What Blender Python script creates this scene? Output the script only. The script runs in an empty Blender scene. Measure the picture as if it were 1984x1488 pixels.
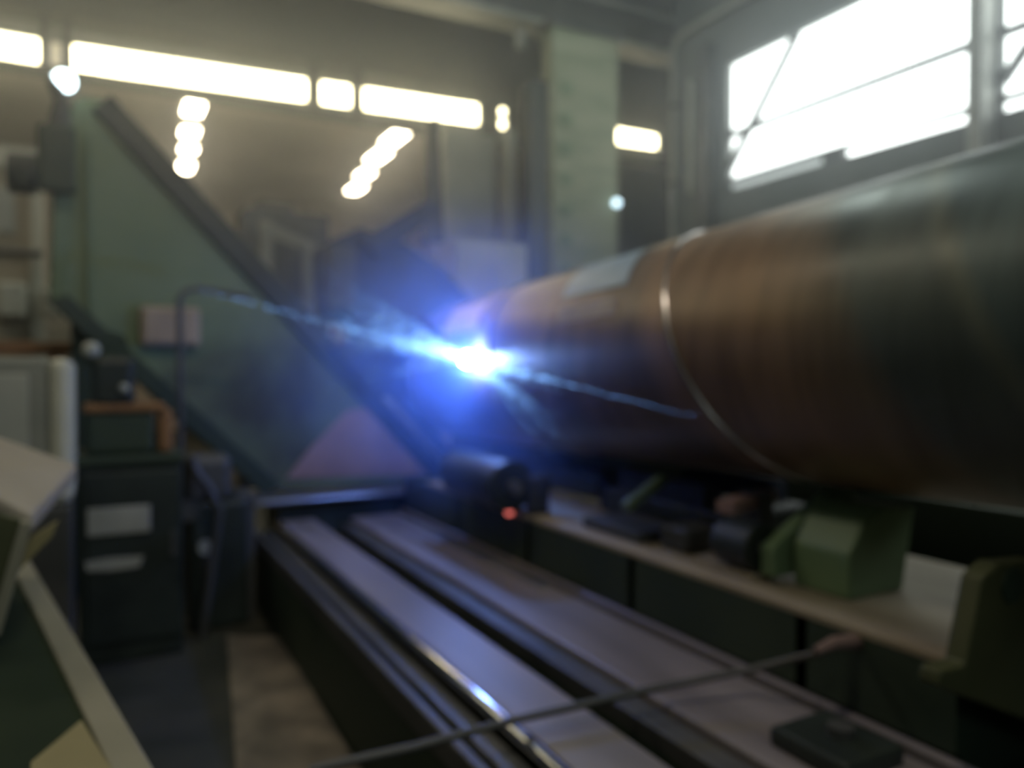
import bpy, bmesh, math, random
from mathutils import Vector, Matrix
random.seed(7)
D = bpy.data
SC = bpy.context.scene
COL = SC.collection

# ------------------------------------------------------------------ camera
FPX = 1490.0
YAW = math.atan(795 / FPX)
PITCH = math.atan(26 / FPX)
EYE = Vector((0, 0, 1.7))
FW = Vector((math.sin(YAW) * math.cos(PITCH), math.cos(YAW) * math.cos(PITCH), -math.sin(PITCH)))
RT = Vector((math.cos(YAW), -math.sin(YAW), 0))
UP = RT.cross(FW)
cam = D.objects.new('camera', D.cameras.new('camera'))
COL.objects.link(cam)
cam.matrix_world = Matrix.Translation(EYE) @ Matrix((RT, UP, -FW)).transposed().to_4x4()
cam.data.sensor_width = 36
cam.data.lens = FPX / 1984 * 36
cam.data.clip_start = 0.05
cam.data.clip_end = 200
cam.data.dof.use_dof = True            # the phone had focused far too near: everything is soft
cam.data.dof.focus_distance = 0.8
cam.data.dof.aperture_fstop = 1.85
SC.camera = cam

# ------------------------------------------------------------------ exposure, world, lights
SC.view_settings.view_transform = 'Standard'
SC.view_settings.look = 'None'
SC.view_settings.exposure = 0.0
SC.view_settings.gamma = 1
SC.view_settings.use_curve_mapping = False
SC.cycles.use_denoising = True
SC.cycles.max_bounces = 6
SC.cycles.volume_bounces = 1
SC.cycles.sample_clamp_indirect = 6
SC.cycles.caustics_reflective = False
SC.cycles.caustics_refractive = False
SC.cycles.volume_step_rate = 1.0
SC.cycles.volume_max_steps = 64

W = D.worlds.new('sky')
SC.world = W
W.use_nodes = True
W.node_tree.nodes['Background'].inputs[0].default_value = (0.75, 0.87, 0.95, 1)
W.node_tree.nodes['Background'].inputs[1].default_value = 1.0

DAY_E, STRIP_E, LAMP_E, ARC_E = 3.6, 11.0, 26.0, 720.0

def area(name, loc, size, sy, power, color, rot=(0, 0, 0)):
    l = D.lights.new(name, 'AREA')
    l.shape = 'RECTANGLE'; l.size = size; l.size_y = sy; l.energy = power; l.color = color
    o = D.objects.new(name, l); COL.objects.link(o); o.location = loc; o.rotation_euler = rot
    return o
# unseen fill lights added under the roof over the near part of the hall
area('roof_fill_light', (-2.0, 1.5, 7.6), 1.2, 0.5, 35, (1.0, 0.88, 0.62))
area('roof_fill_light', (-2.5, 7.5, 7.6), 1.2, 0.5, 90, (1.0, 0.88, 0.66))
area('roof_fill_light', (1.2, 1.0, 7.6), 1.2, 0.5, 95, (1.0, 0.88, 0.70))
area('roof_fill_light', (5.0, 6.8, 8.3), 2.0, 1.0, 75, (0.86, 1.0, 0.94))  # added to give the pipe's upper side a highlight
area('back_fill_light', (1.5, -4.6, 5.0), 4.0, 1.6, 85, (0.85, 0.97, 0.95), (math.radians(90 - 12), 0, 0))  # unseen fill added behind the camera for the faces turned to it

# ------------------------------------------------------------------ pixel rays used for laying out
def ray(x, y):
    return FW + RT * ((x - 992) / FPX) + UP * ((744 - y) / FPX)
def on(ax, x, y, v):
    r = ray(x, y)
    return EYE + r * ((v - EYE[ax]) / r[ax])

# ------------------------------------------------------------------ materials
def mat(name, col, rough=0.5, metal=0.0, col2=None, scale=3.0, detail=5, stretch=(1, 1, 1), mix=(0.35, 0.65),
        bump=0.0, emis=None, estr=0.0, spec=0.5, rvar=0.12, coat=0.0):
    m = D.materials.new(name); m.use_nodes = True
    nt = m.node_tree; b = nt.nodes['Principled BSDF']
    b.inputs['Base Color'].default_value = (*col, 1)
    b.inputs['Roughness'].default_value = rough
    b.inputs['Metallic'].default_value = metal
    b.inputs['Specular IOR Level'].default_value = spec
    b.inputs['Coat Weight'].default_value = coat
    if emis:
        b.inputs['Emission Color'].default_value = (*emis, 1)
        b.inputs['Emission Strength'].default_value = estr
    if col2:
        tc = nt.nodes.new('ShaderNodeTexCoord'); mp = nt.nodes.new('ShaderNodeMapping')
        mp.inputs['Scale'].default_value = stretch
        n = nt.nodes.new('ShaderNodeTexNoise'); n.inputs['Scale'].default_value = scale; n.inputs['Detail'].default_value = detail
        r = nt.nodes.new('ShaderNodeValToRGB')
        r.color_ramp.elements[0].position = mix[0]; r.color_ramp.elements[0].color = (*col, 1)
        r.color_ramp.elements[1].position = mix[1]; r.color_ramp.elements[1].color = (*col2, 1)
        nt.links.new(tc.outputs['Object'], mp.inputs[0]); nt.links.new(mp.outputs[0], n.inputs[0])
        nt.links.new(n.outputs[0], r.inputs[0]); nt.links.new(r.outputs[0], b.inputs['Base Color'])
        mr = nt.nodes.new('ShaderNodeMapRange')
        mr.inputs['To Min'].default_value = max(0, rough - rvar); mr.inputs['To Max'].default_value = min(1, rough + rvar)
        nt.links.new(n.outputs[0], mr.inputs[0]); nt.links.new(mr.outputs[0], b.inputs['Roughness'])
        if bump:
            bp = nt.nodes.new('ShaderNodeBump'); bp.inputs['Strength'].default_value = bump
            nt.links.new(n.outputs[0], bp.inputs['Height']); nt.links.new(bp.outputs[0], b.inputs['Normal'])
    return m

M = {}
M['floor'] = mat('oily_concrete', (0.016, 0.020, 0.015), 0.7, 0, (0.045, 0.045, 0.034), 1.6, 8, bump=0.1)
M['dirt'] = mat('dusty_concrete_strip', (0.09, 0.08, 0.065), 0.8, 0, (0.22, 0.19, 0.15), 3.5, 8, bump=0.15)
M['wall'] = mat('painted_wall', (0.10, 0.115, 0.105), 0.8, 0, (0.15, 0.16, 0.15), 0.8)
M['endwall'] = mat('olive_grey_sheeting', (0.09, 0.105, 0.105), 0.7, 0, (0.14, 0.15, 0.14), 0.5, stretch=(1, 1, .2))
M['roof'] = mat('roof_sheet', (0.12, 0.14, 0.14), 0.8, 0, (0.17, 0.18, 0.17), 0.7)
M['farwall'] = mat('taupe_wall', (0.40, 0.34, 0.30), 0.85, 0, (0.5, 0.43, 0.37), 0.6)
M['green'] = mat('machine_green_paint', (0.10, 0.155, 0.085), 0.55, 0, (0.135, 0.19, 0.11), 1.4, 6)
M['dkgreen'] = mat('dark_machine_green_paint', (0.016, 0.032, 0.02), 0.6, 0, (0.028, 0.045, 0.026), 2.0)
M['olive'] = mat('olive_green_paint', (0.04, 0.048, 0.018), 0.55, 0, (0.06, 0.066, 0.026), 3.0)
M['palegreen'] = mat('pale_green_sheet', (0.17, 0.20, 0.125), 0.65, 0, (0.25, 0.265, 0.18), 2.3, 4, stretch=(.6, .6, 2.2))
M['grey'] = mat('grey_sheet_metal', (0.28, 0.30, 0.27), 0.5, 0, (0.36, 0.37, 0.33), 2)
M['dkgrey'] = mat('dark_grey_steel', (0.05, 0.055, 0.055), 0.5, 0.2, (0.09, 0.09, 0.088), 2)
M['black'] = mat('black_paint', (0.010, 0.016, 0.014), 0.5, 0, (0.02, 0.03, 0.025), 3)
M['navy'] = mat('dark_machine_paint', (0.02, 0.028, 0.05), 0.65, 0.1, (0.035, 0.045, 0.075), 3)
M['white'] = mat('off_white_enamel', (0.42, 0.43, 0.36), 0.4, 0, (0.50, 0.50, 0.41), 2)
M['label'] = mat('pale_label', (0.30, 0.31, 0.27), 0.5, 0, (0.36, 0.37, 0.33), 5)
M['beige'] = mat('beige_cover', (0.31, 0.24, 0.165), 0.6, 0, (0.37, 0.29, 0.205), 3)
M['board'] = mat('cardboard_beige', (0.34, 0.30, 0.22), 0.8, 0, (0.4, 0.36, 0.27), 2)
M['yellow'] = mat('pale_yellow_sheet', (0.20, 0.175, 0.08), 0.7, 0, (0.25, 0.22, 0.11), 3)
M['trim'] = mat('worn_pale_edge', (0.20, 0.195, 0.145), 0.5, 0.1, (0.25, 0.24, 0.18), 4)
M['rustbar'] = mat('rust_brown_paint', (0.16, 0.08, 0.035), 0.6, 0.1, (0.25, 0.13, 0.05), 4)
M['rail'] = mat('scuffed_rail_steel', (0.17, 0.155, 0.165), 0.48, 0.2, (0.26, 0.235, 0.245), 2.2, 8, stretch=(2.2, .35, 1), bump=0.05)
M['polish'] = mat('polished_rail_edge', (0.55, 0.56, 0.6), 0.12, 1.0, (0.65, 0.65, 0.68), 4, rvar=.03)
M['plate'] = mat('worn_pale_steel_plate', (0.27, 0.225, 0.16), 0.6, 0.1, (0.36, 0.315, 0.235), 3.5, 8, stretch=(1.5, .6, 1))
M['steel'] = mat('grey_steel', (0.22, 0.23, 0.25), 0.35, 0.7, (0.3, 0.31, 0.33), 4)
M['bluegrey'] = mat('blue_grey_tone', (0.25, 0.36, 0.5), 0.4, 0, (0.34, 0.45, 0.6), 3)
M['palewarm'] = mat('pale_warm_grey', (0.30, 0.26, 0.25), 0.6, 0, (0.38, 0.34, 0.33), 4)
M['peach'] = mat('lamp_reflection_tint', (0.9, 0.7, 0.5), 0.4, 0.1, (0.95, 0.78, 0.6), 3)
M['sheensteel'] = mat('sheen_strip_steel', (0.35, 0.36, 0.4), 0.38, 0.8, (0.45, 0.45, 0.5), 3)  # brighter steel for the added strip that carries the arc's sheen
M['hgrey'] = mat('housing_grey', (0.19, 0.20, 0.18), 0.5, 0, (0.24, 0.25, 0.22), 2)
M['matgreen'] = mat('dull_dark_green_top', (0.014, 0.024, 0.012), 0.9, 0, (0.022, 0.034, 0.017), 2, spec=.15)
M['sleeve'] = mat('grimy_pink_rubber', (0.16, 0.11, 0.10), 0.7)
M['midgreen'] = mat('light_machine_green', (0.15, 0.235, 0.12), 0.5, 0, (0.19, 0.28, 0.15), 2)
M['midgrey'] = mat('mid_grey_steel', (0.13, 0.14, 0.14), 0.6, 0, (0.18, 0.19, 0.18), 2)
M['desk'] = mat('taupe_desk_sheet', (0.21, 0.185, 0.145), 0.6, 0, (0.26, 0.23, 0.18), 2)
M['cable'] = mat('black_rubber', (0.02, 0.02, 0.02), 0.5)
M['rust'] = mat('rusted_plate', (0.28, 0.18, 0.16), 0.6, 0.1, (0.42, 0.27, 0.24), 2)
M['seam'] = mat('ground_weld_seam', (0.34, 0.32, 0.31), 0.2, 0.9, (0.46, 0.44, 0.43), 10, rvar=.05)
M['day'] = mat('daylit_glass', (0.8, 0.85, 0.85), 0.3, emis=(0.93, 1.0, 0.98), estr=DAY_E)
M['daydim'] = mat('dusty_daylit_glass', (0.6, 0.65, 0.65), 0.4, emis=(0.88, 1.0, 0.98), estr=0.62)
M['strip'] = mat('clerestory_glass', (0.8, 0.8, 0.7), 0.3, emis=(1.0, 0.89, 0.56), estr=STRIP_E)
M['stripdim'] = mat('dirty_clerestory_glass', (0.5, 0.5, 0.4), 0.3, emis=(1.0, 0.86, 0.6), estr=0.55)
M['lamp'] = mat('luminaire_diffuser', (0.8, 0.8, 0.7), 0.3, emis=(1.0, 0.85, 0.60), estr=LAMP_E)
M['cool'] = mat('cool_lamp_glass', (0.8, 0.8, 0.8), 0.3, emis=(0.75, 0.95, 1.0), estr=8.0)
M['coolsmall'] = mat('small_cool_lamp_glass', (0.8, 0.8, 0.8), 0.3, emis=(0.62, 0.86, 1.0), estr=3.5)
M['red'] = mat('red_indicator_glass', (0.5, 0.05, 0.05), 0.3, emis=(1.0, 0.2, 0.17), estr=1.3)
M['arc'] = mat('arc_plasma', (0, 0, 0), 0.5, emis=(0.13, 0.26, 1.0), estr=ARC_E)
M['spark'] = mat('flare_droplet_glow', (0, 0, 0), 0.5, emis=(0.20, 0.46, 1.0), estr=16.0)  # glow of the droplets added along the arc's flare streaks

def add_shade(m):                            # blotchy shade painted into the diamond plate's colour, deepest at its lower right
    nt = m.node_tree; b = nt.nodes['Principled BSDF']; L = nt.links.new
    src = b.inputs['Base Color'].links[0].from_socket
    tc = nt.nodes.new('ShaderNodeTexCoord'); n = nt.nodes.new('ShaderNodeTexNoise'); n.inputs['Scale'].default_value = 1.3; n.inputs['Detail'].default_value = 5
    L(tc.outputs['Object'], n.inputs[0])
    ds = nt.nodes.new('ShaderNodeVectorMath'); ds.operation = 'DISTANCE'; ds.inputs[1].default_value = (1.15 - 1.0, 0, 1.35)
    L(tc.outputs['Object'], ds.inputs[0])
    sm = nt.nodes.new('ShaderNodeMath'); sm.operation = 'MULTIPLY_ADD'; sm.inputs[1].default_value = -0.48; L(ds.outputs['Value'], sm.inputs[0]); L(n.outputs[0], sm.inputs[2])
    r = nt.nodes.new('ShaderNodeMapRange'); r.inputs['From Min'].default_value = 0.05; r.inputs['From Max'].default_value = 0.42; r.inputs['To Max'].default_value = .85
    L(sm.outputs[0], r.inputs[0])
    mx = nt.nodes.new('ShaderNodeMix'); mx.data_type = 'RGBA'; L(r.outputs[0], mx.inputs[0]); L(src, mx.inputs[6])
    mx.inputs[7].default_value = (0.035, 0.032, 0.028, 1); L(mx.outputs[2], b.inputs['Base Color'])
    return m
M['shaded_green'] = add_shade(mat('shaded_green_paint', (0.135, 0.185, 0.095), 0.6, 0, (0.17, 0.22, 0.12), 1.4, 6))

# pipe skin: rust brown strip, grey mill scale, wound as a helix (attribute 'helix' in metres along the strip)
def pipe_material():
    m = D.materials.new('rusty_pipe_skin'); m.use_nodes = True
    nt = m.node_tree; b = nt.nodes['Principled BSDF']; L = nt.links.new
    at = nt.nodes.new('ShaderNodeAttribute'); at.attribute_name = 'helix'
    mr = nt.nodes.new('ShaderNodeMapRange'); mr.inputs['From Min'].default_value = -1; mr.inputs['From Max'].default_value = 7
    L(at.outputs['Fac'], mr.inputs[0])
    r = nt.nodes.new('ShaderNodeValToRGB'); cr = r.color_ramp
    stops = [(-1.0, (0.09, 0.125, 0.12)), (0.62, (0.09, 0.13, 0.13)), (0.95, (0.12, 0.155, 0.14)), (1.02, (0.075, 0.115, 0.12)), (1.28, (0.08, 0.12, 0.125)),
             (1.34, (0.13, 0.155, 0.13)), (1.40, (0.08, 0.105, 0.10)), (1.68, (0.085, 0.11, 0.105)), (1.80, (0.15, 0.125, 0.09)),
             (2.15, (0.25, 0.165, 0.095)), (2.62, (0.22, 0.145, 0.09)), (2.75, (0.25, 0.165, 0.11)), (2.95, (0.12, 0.09, 0.08)),
             (3.2, (0.17, 0.125, 0.11)), (4.7, (0.23, 0.165, 0.15)), (7.0, (0.24, 0.19, 0.2))]
    while len(cr.elements) < len(stops): cr.elements.new(0.5)
    for e, (h, c) in zip(cr.elements, stops):
        e.position = (h + 1) / 8; e.color = (*c, 1)
    L(mr.outputs[0], r.inputs[0])
    tc = nt.nodes.new('ShaderNodeTexCoord'); mp = nt.nodes.new('ShaderNodeMapping'); mp.inputs['Scale'].default_value = (1, 7, 1)
    n = nt.nodes.new('ShaderNodeTexNoise'); n.inputs['Scale'].default_value = 1.1; n.inputs['Detail'].default_value = 6
    L(tc.outputs['Object'], mp.inputs[0]); L(mp.outputs[0], n.inputs[0])
    mx = nt.nodes.new('ShaderNodeMix'); mx.data_type = 'RGBA'; mx.blend_type = 'MULTIPLY'; mx.inputs[0].default_value = 0.75
    r2 = nt.nodes.new('ShaderNodeValToRGB'); r2.color_ramp.elements[0].position = 0.3; r2.color_ramp.elements[0].color = (0.55, 0.5, 0.45, 1)
    r2.color_ramp.elements[1].position = 0.7; r2.color_ramp.elements[1].color = (1.25, 1.2, 1.15, 1)
    L(n.outputs[0], r2.inputs[0]); L(r.outputs[0], mx.inputs[6]); L(r2.outputs[0], mx.inputs[7]); L(mx.outputs[2], b.inputs['Base Color'])
    b.inputs['Metallic'].default_value = 0.25
    rr = nt.nodes.new('ShaderNodeMapRange'); rr.inputs['To Min'].default_value = 0.26; rr.inputs['To Max'].default_value = 0.52
    L(n.outputs[0], rr.inputs[0]); L(rr.outputs[0], b.inputs['Roughness'])
    return m
M['pipe'] = pipe_material()

# ------------------------------------------------------------------ mesh helpers
class MB:
    def __init__(s): s.v = []; s.f = []
    def add(s, v, f):
        k = len(s.v); s.v += [Vector(p) for p in v]; s.f += [[i + k for i in q] for q in f]; return s
    def box(s, x0, x1, y0, y1, z0, z1):
        v = [(x, y, z) for z in (z0, z1) for y in (y0, y1) for x in (x0, x1)]
        return s.add(v, [(0, 2, 3, 1), (4, 5, 7, 6), (0, 1, 5, 4), (2, 6, 7, 3), (0, 4, 6, 2), (1, 3, 7, 5)])
    def prism(s, pts, ext):
        n = len(pts); e = Vector(ext); pts = [Vector(p) for p in pts]
        v = pts + [p + e for p in pts]
        f = [list(range(n))[::-1], list(range(n, 2 * n))] + [(i, (i + 1) % n, (i + 1) % n + n, i + n) for i in range(n)]
        return s.add(v, f)
    def bar(s, a, b, w, h=None, up=(0, 0, 1)):
        a = Vector(a); b = Vector(b); d = (b - a).normalized(); h = h or w
        sd = d.cross(Vector(up))
        if sd.length < 1e-3: sd = d.cross(Vector((1, 0, 0)))
        sd.normalize(); u = sd.cross(d)
        p = [a + sd * (i * w / 2) + u * (j * h / 2) for i, j in ((-1, -1), (1, -1), (1, 1), (-1, 1))]
        return s.prism(p, b - a)
    def tube(s, pts, r, n=12, caps=True):
        pts = [Vector(p) for p in pts]; rs = r if isinstance(r, (list, tuple)) else [r] * len(pts)
        k = len(s.v); prev = None
        for i, p in enumerate(pts):
            d = (pts[min(i + 1, len(pts) - 1)] - pts[max(i - 1, 0)]).normalized()
            if prev is None:
                prev = d.cross(Vector((0, 0, 1)))
                if prev.length < 1e-3: prev = Vector((1, 0, 0))
            prev = (prev - d * prev.dot(d)).normalized(); q = d.cross(prev)
            for j in range(n):
                a = 2 * math.pi * j / n
                s.v.append(p + (prev * math.cos(a) + q * math.sin(a)) * rs[i])
        m = len(pts)
        for i in range(m - 1):
            for j in range(n):
                s.f.append((k + i * n + j, k + i * n + (j + 1) % n, k + (i + 1) * n + (j + 1) % n, k + (i + 1) * n + j))
        if caps:
            s.f.append(list(range(k, k + n))[::-1]); s.f.append(list(range(k + (m - 1) * n, k + m * n)))
        return s
    def ball(s, c, r, n=12, sc=(1, 1, 1)):
        c = Vector(c); k = len(s.v)
        s.v.append(c + Vector((0, 0, r * sc[2])))
        for i in range(1, n):
            t = math.pi * i / n
            for j in range(2 * n):
                a = math.pi * j / n
                s.v.append(c + Vector((math.sin(t) * math.cos(a) * r * sc[0], math.sin(t) * math.sin(a) * r * sc[1], math.cos(t) * r * sc[2])))
        s.v.append(c - Vector((0, 0, r * sc[2]))); e = len(s.v) - 1; N = 2 * n
        for j in range(N):
            s.f.append((k, k + 1 + j, k + 1 + (j + 1) % N)); s.f.append((e, k + 1 + (n - 2) * N + (j + 1) % N, k + 1 + (n - 2) * N + j))
        for i in range(n - 2):
            for j in range(N):
                s.f.append((k + 1 + i * N + j, k + 1 + (i + 1) * N + j, k + 1 + (i + 1) * N + (j + 1) % N, k + 1 + i * N + (j + 1) % N))
        return s
    def build(s, name, m, parent=None, bevel=0.0, smooth=False, origin=None):
        me = D.meshes.new(name)
        o = D.objects.new(name, me); COL.objects.link(o)
        if parent is not None:
            off = Vector(parent['_w']) if '_w' in parent else Vector()
        else:
            if origin is None:
                xs = [p for p in s.v]
                origin = Vector((sum(p.x for p in xs) / len(xs), sum(p.y for p in xs) / len(xs), min(p.z for p in xs)))
            off = Vector(origin); o.location = off
        o['_w'] = list(off)
        me.from_pydata([p - off for p in s.v], [], s.f)
        bm = bmesh.new(); bm.from_mesh(me); bmesh.ops.recalc_face_normals(bm, faces=bm.faces); bm.to_mesh(me); bm.free()
        me.materials.append(m)
        if smooth:
            me.polygons.foreach_set('use_smooth', [True] * len(me.polygons))
            try: me.set_sharp_from_angle(angle=math.radians(40))
            except Exception: pass
        if bevel:
            b = o.modifiers.new('edge', 'BEVEL'); b.width = bevel; b.segments = 2; b.limit_method = 'ANGLE'
        if parent is not None: o.parent = parent
        return o

def tag(o, label, cat, group=None, kind=None):
    if label: o['label'] = label
    if cat: o['category'] = cat
    if group: o['group'] = group
    if kind: o['kind'] = kind
    return o
def thing(name, loc, label, cat, group=None):
    o = D.objects.new(name, None); COL.objects.link(o); o.location = loc; o['_w'] = list(loc)
    o.empty_display_size = 0.1
    return tag(o, label, cat, group)
def struct(o): o['kind'] = 'structure'; return o
def pxy(pts, Y): return [on(1, x, y, Y) for x, y in pts]      # outline seen on the vertical plane at depth Y

# ================================================================== THE SETTING
struct(MB().box(-6, 14, -5, 24.2, -0.2, 0).build('floor', M['floor']))
struct(MB().box(-6.2, 14.2, -5.2, 12.6, 9.2, 9.4).build('ceiling', M['roof']))
struct(MB().box(-6.2, 14.2, 12.6, 24.4, 6.3, 6.5).build('ceiling', M['farwall']))
struct(MB().box(-6.2, -6, -5, 24.2, 0, 9.2).build('wall_left', M['wall']))
struct(MB().box(-6, 14, 24.2, 24.4, 0, 6.3).build('wall_far', M['farwall']))
struct(MB().box(-6, 14, -5.2, -5, 0, 9.2).build('wall_back', M['wall']))
struct(MB().box(14, 14.2, -5, 24.2, 0, 9.2).build('wall_outer', M['wall']))

# right-hand wall with high windows, built round its openings
WX = 8.0
y_open = [(4.78, 8.40), (0.95, 4.57), (-2.9, 0.74)]
mb = MB()
mb.box(WX, WX + .3, -5, 9.6, 0, 4.28)
mb.box(WX, WX + .3, -5, 9.6, 6.12, 9.2)
ys = [9.6] + [v for a, b in y_open for v in (b, a)] + [-5]
for k in range(0, len(ys), 2):
    mb.box(WX, WX + .3, ys[k + 1], ys[k], 4.28, 6.12)
struct(mb.build('wall_right', M['wall']))
for wi, (a, b) in enumerate(y_open):
    w = thing('window_%d' % (wi + 1), (WX + .1, (a + b) / 2, 4.28), None, None); struct(w)
    MB().box(WX + .12, WX + .14, a, b, 4.47, 6.12).build('glass', M['day'], w)
    mid = (a + b) / 2
    MB().box(WX + .12, WX + .14, mid + .15, b, 4.30, 4.41).build('lower_pane', M['daydim'] if wi == 0 else M['day'], w)
    MB().box(WX + .12, WX + .14, a, mid - .15, 4.30, 4.41).build('lower_pane', M['day'], w)
    f = MB()
    f.box(WX + .02, WX + .16, a, b, 4.41, 4.47); f.box(WX + .02, WX + .16, mid - .15, mid + .15, 4.28, 4.42)
    f.box(WX + .02, WX + .16, a, b, 4.28, 4.30)
    f.build('frame', M['dkgrey'], w)
    MB().box(WX + .02, WX + .1, a, b, 5.06, 5.15).build('glazing_bar', M['dkgrey'], w)
    MB().bar((WX + .03, b - 1.25, 6.1), (WX + .03, b - .02, 4.6), 0.09).build('stay_rod', M['dkgrey'], w)
# trims on the right wall: vertical channels and the bent light conduit
struct(MB().box(WX - .16, WX, 8.62, 8.86, 3.2, 6.5).build('trim_1', M['dkgrey'], bevel=.01))
struct(MB().box(WX - .12, WX, 9.02, 9.12, 4.4, 6.1).build('trim_2', M['grey'], bevel=.01))
struct(MB().box(WX - .25, WX, 4.60, 4.75, 0, 6.4).build('trim_3', M['grey'], bevel=.01))

# end wall: solid sheeting above, clerestory strip at its foot, open bay below
EY = 12.3
struct(MB().box(-6, 14, EY, EY + .3, 6.42, 9.2).build('wall_end', M['endwall']))
struct(MB().box(-6, 14, EY - .04, EY + .3, 5.78, 5.86).build('trim_4', M['dkgrey']))
segs = [(-6.0, -0.72), (-0.58, -0.46, 1), (-0.31, 2.89), (3.12, 3.60), (3.82, 5.90), (6.32, 6.44), (8.75, 9.88)]
SL = .028                      # the strip climbs slightly with the roof
prev = -6.0
for k, sg in enumerate(segs):
    a, b = sg[0], sg[1]; dim = len(sg) > 2
    w = thing('window_%d' % (k + 4), ((a + b) / 2, EY, 5.86), None, None); struct(w)
    top = 6.22
    zz = lambda x, z: z + SL * max(x, -1)
    MB().prism([(a, EY + .05, zz(a, 5.87)), (b, EY + .05, zz(b, 5.87)), (b, EY + .05, zz(b, top)), (a, EY + .05, zz(a, top))], (0, .02, 0)).build('glass', M['stripdim'] if dim else M['strip'], w)
    fr = MB(); fr.box(a - .03, a, EY, EY + .12, 5.86, 6.42); fr.box(b, b + .03, EY, EY + .12, 5.86, 6.42); fr.prism([(a, EY, zz(a, top)), (b, EY, zz(b, top)), (b, EY, 6.6), (a, EY, 6.6)], (0, .12, 0)); fr.prism([(a, EY, 5.78), (b, EY, 5.78), (b, EY, zz(b, 5.87)), (a, EY, zz(a, 5.87))], (0, .12, 0))
    if 6 < a < 7: fr.box(a, b, EY, EY + .04, 6.19, 6.28)
    fr.build('frame', M['grey'], w)
mb = MB()
for a, b in [(-.69, -.61), (-.43, -.34), (2.92, 3.09), (3.63, 3.79), (5.93, 6.29), (6.47, 8.72), (9.91, 14)]:
    mb.box(a, b, EY + .02, EY + .28, 5.86, 6.42)
struct(mb.build('trim_5', M['dkgrey']))

# ================================================================== FAR BAY
lum_rows = [('left', [(1.37, 13.71, .62), (1.44, 15.07, .50), (1.53, 16.24, .42), (1.60, 17.7, .75)]),
            ('right', [(4.83, 13.60, .95), (4.95, 15.0, .85), (5.14, 16.5, .55), (5.36, 17.9, .75)])]
for side, row in lum_rows:
    for k, (lx, ly, ll) in enumerate(row):
        nm = ['nearest', 'second nearest', 'third nearest', 'farthest'][k]
        t = thing('ceiling_luminaire', (lx, ly, 6.0),
                  '%s warm ceiling luminaire of the %s row in the far bay' % (nm, side), 'ceiling light', 'luminaires in the far bay')
        MB().box(lx - .14, lx + .14, ly - ll / 2, ly + ll / 2, 5.99, 6.02).build('diffuser', M['lamp'], t)
        MB().box(lx - .17, lx + .17, ly - ll / 2 - .03, ly + ll / 2 + .03, 6.02, 6.12).build('housing', M['grey'], t)
        for q in (-.2, .2): MB().bar((lx, ly + q, 6.1), (lx, ly + q, 6.3), .03).build('hanger', M['dkgrey'], t)

# tall pale green column in front of the end wall
a = on(1, 1070, 400, 9.2).x; b = on(1, 1197, 400, 9.2).x; zt = on(1, 1130, 62, 9.2).z
t = thing('sheet_metal_column', ((a + b) / 2, 9.4, 0), 'tall pale green sheet metal column rising behind the pipe', 'column')
MB().box(a, b, 9.2, 9.5, 0, zt).build('shaft', M['palegreen'], t, bevel=.01)
MB().box(a - .05, b + .05, 9.15, 9.55, zt, zt + .1).build('cap', M['dkgrey'], t)
for i in range(9):
    z = 2.2 + i * .42
    MB().box(a + .12, a + .32, 9.18, 9.2, z, z + .16).build('ladder_slot', M['green'], t, bevel=.005)
# dark posts left of it
for (x0, x1, y0, m, lb, zz) in [(1026, 1062, 9.0, 'black', 'black steel post close beside the pale green column', 5.6),
                            (985, 1000, 9.9, 'grey', 'slim grey steel post left of the dark post', 5.2),
                            (1205, 1292, 11.2, 'dkgrey', 'wide dark steel column right of the green column', 5.38)]:
    xa = on(1, x0, 400, y0).x; xb = on(1, x1, 400, y0).x
    t = thing('steel_post', ((xa + xb) / 2, y0 + .1, 0), lb, 'post')
    MB().box(xa, xb, y0, y0 + .04, 0, zz).build('front_flange', M[m], t); MB().box((xa + xb) / 2 - .02, (xa + xb) / 2 + .02, y0 + .04, y0 + .2, 0, zz).build('web', M[m], t)
    MB().box(xa, xb, y0 + .2, y0 + .24, 0, zz).build('rear_flange', M[m], t); MB().box(xa - .05, xb + .05, y0 - .05, y0 + .3, 0, .03).build('base_plate', M[m], t)
# crane girder over the posts
P = on(1, 1000, 25, 9.6)
t = thing('crane_girder', (8, 10.2, 6.9), 'grey overhead crane girder crossing high above the green column', 'crane girder')
z0 = 6.9
MB().box(-6, 14, 10.0, 10.3, z0, z0 + .5).build('web', M['dkgrey'], t); MB().box(-6, 14, 9.9, 10.4, z0 + .5, z0 + .56).build('top_flange', M['grey'], t)
MB().box(-6, 14, 9.9, 10.4, z0 - .06, z0).build('bottom_flange', M['grey'], t)
p = on(1, 1008, 75, 10.1)
t2 = thing('crane_hook', (p.x, 10.1, p.z - .2), 'small pale hook block hanging under the crane girder', 'hook')
MB().box(p.x - .07, p.x + .07, 10.04, 10.16, p.z - .16, p.z + .12).build('block', M['grey'], t2, bevel=.03)
MB().tube([(p.x, 10.1, p.z + .1), (p.x, 10.1, z0 - .05)], .015).build('rope', M['dkgrey'], t2)
MB().tube([(p.x, 10.1, p.z - .15), (p.x + .05, 10.1, p.z - .22), (p.x, 10.1, p.z - .28), (p.x - .05, 10.1, p.z - .22)], .015).build('hook', M['dkgrey'], t2)
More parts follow.
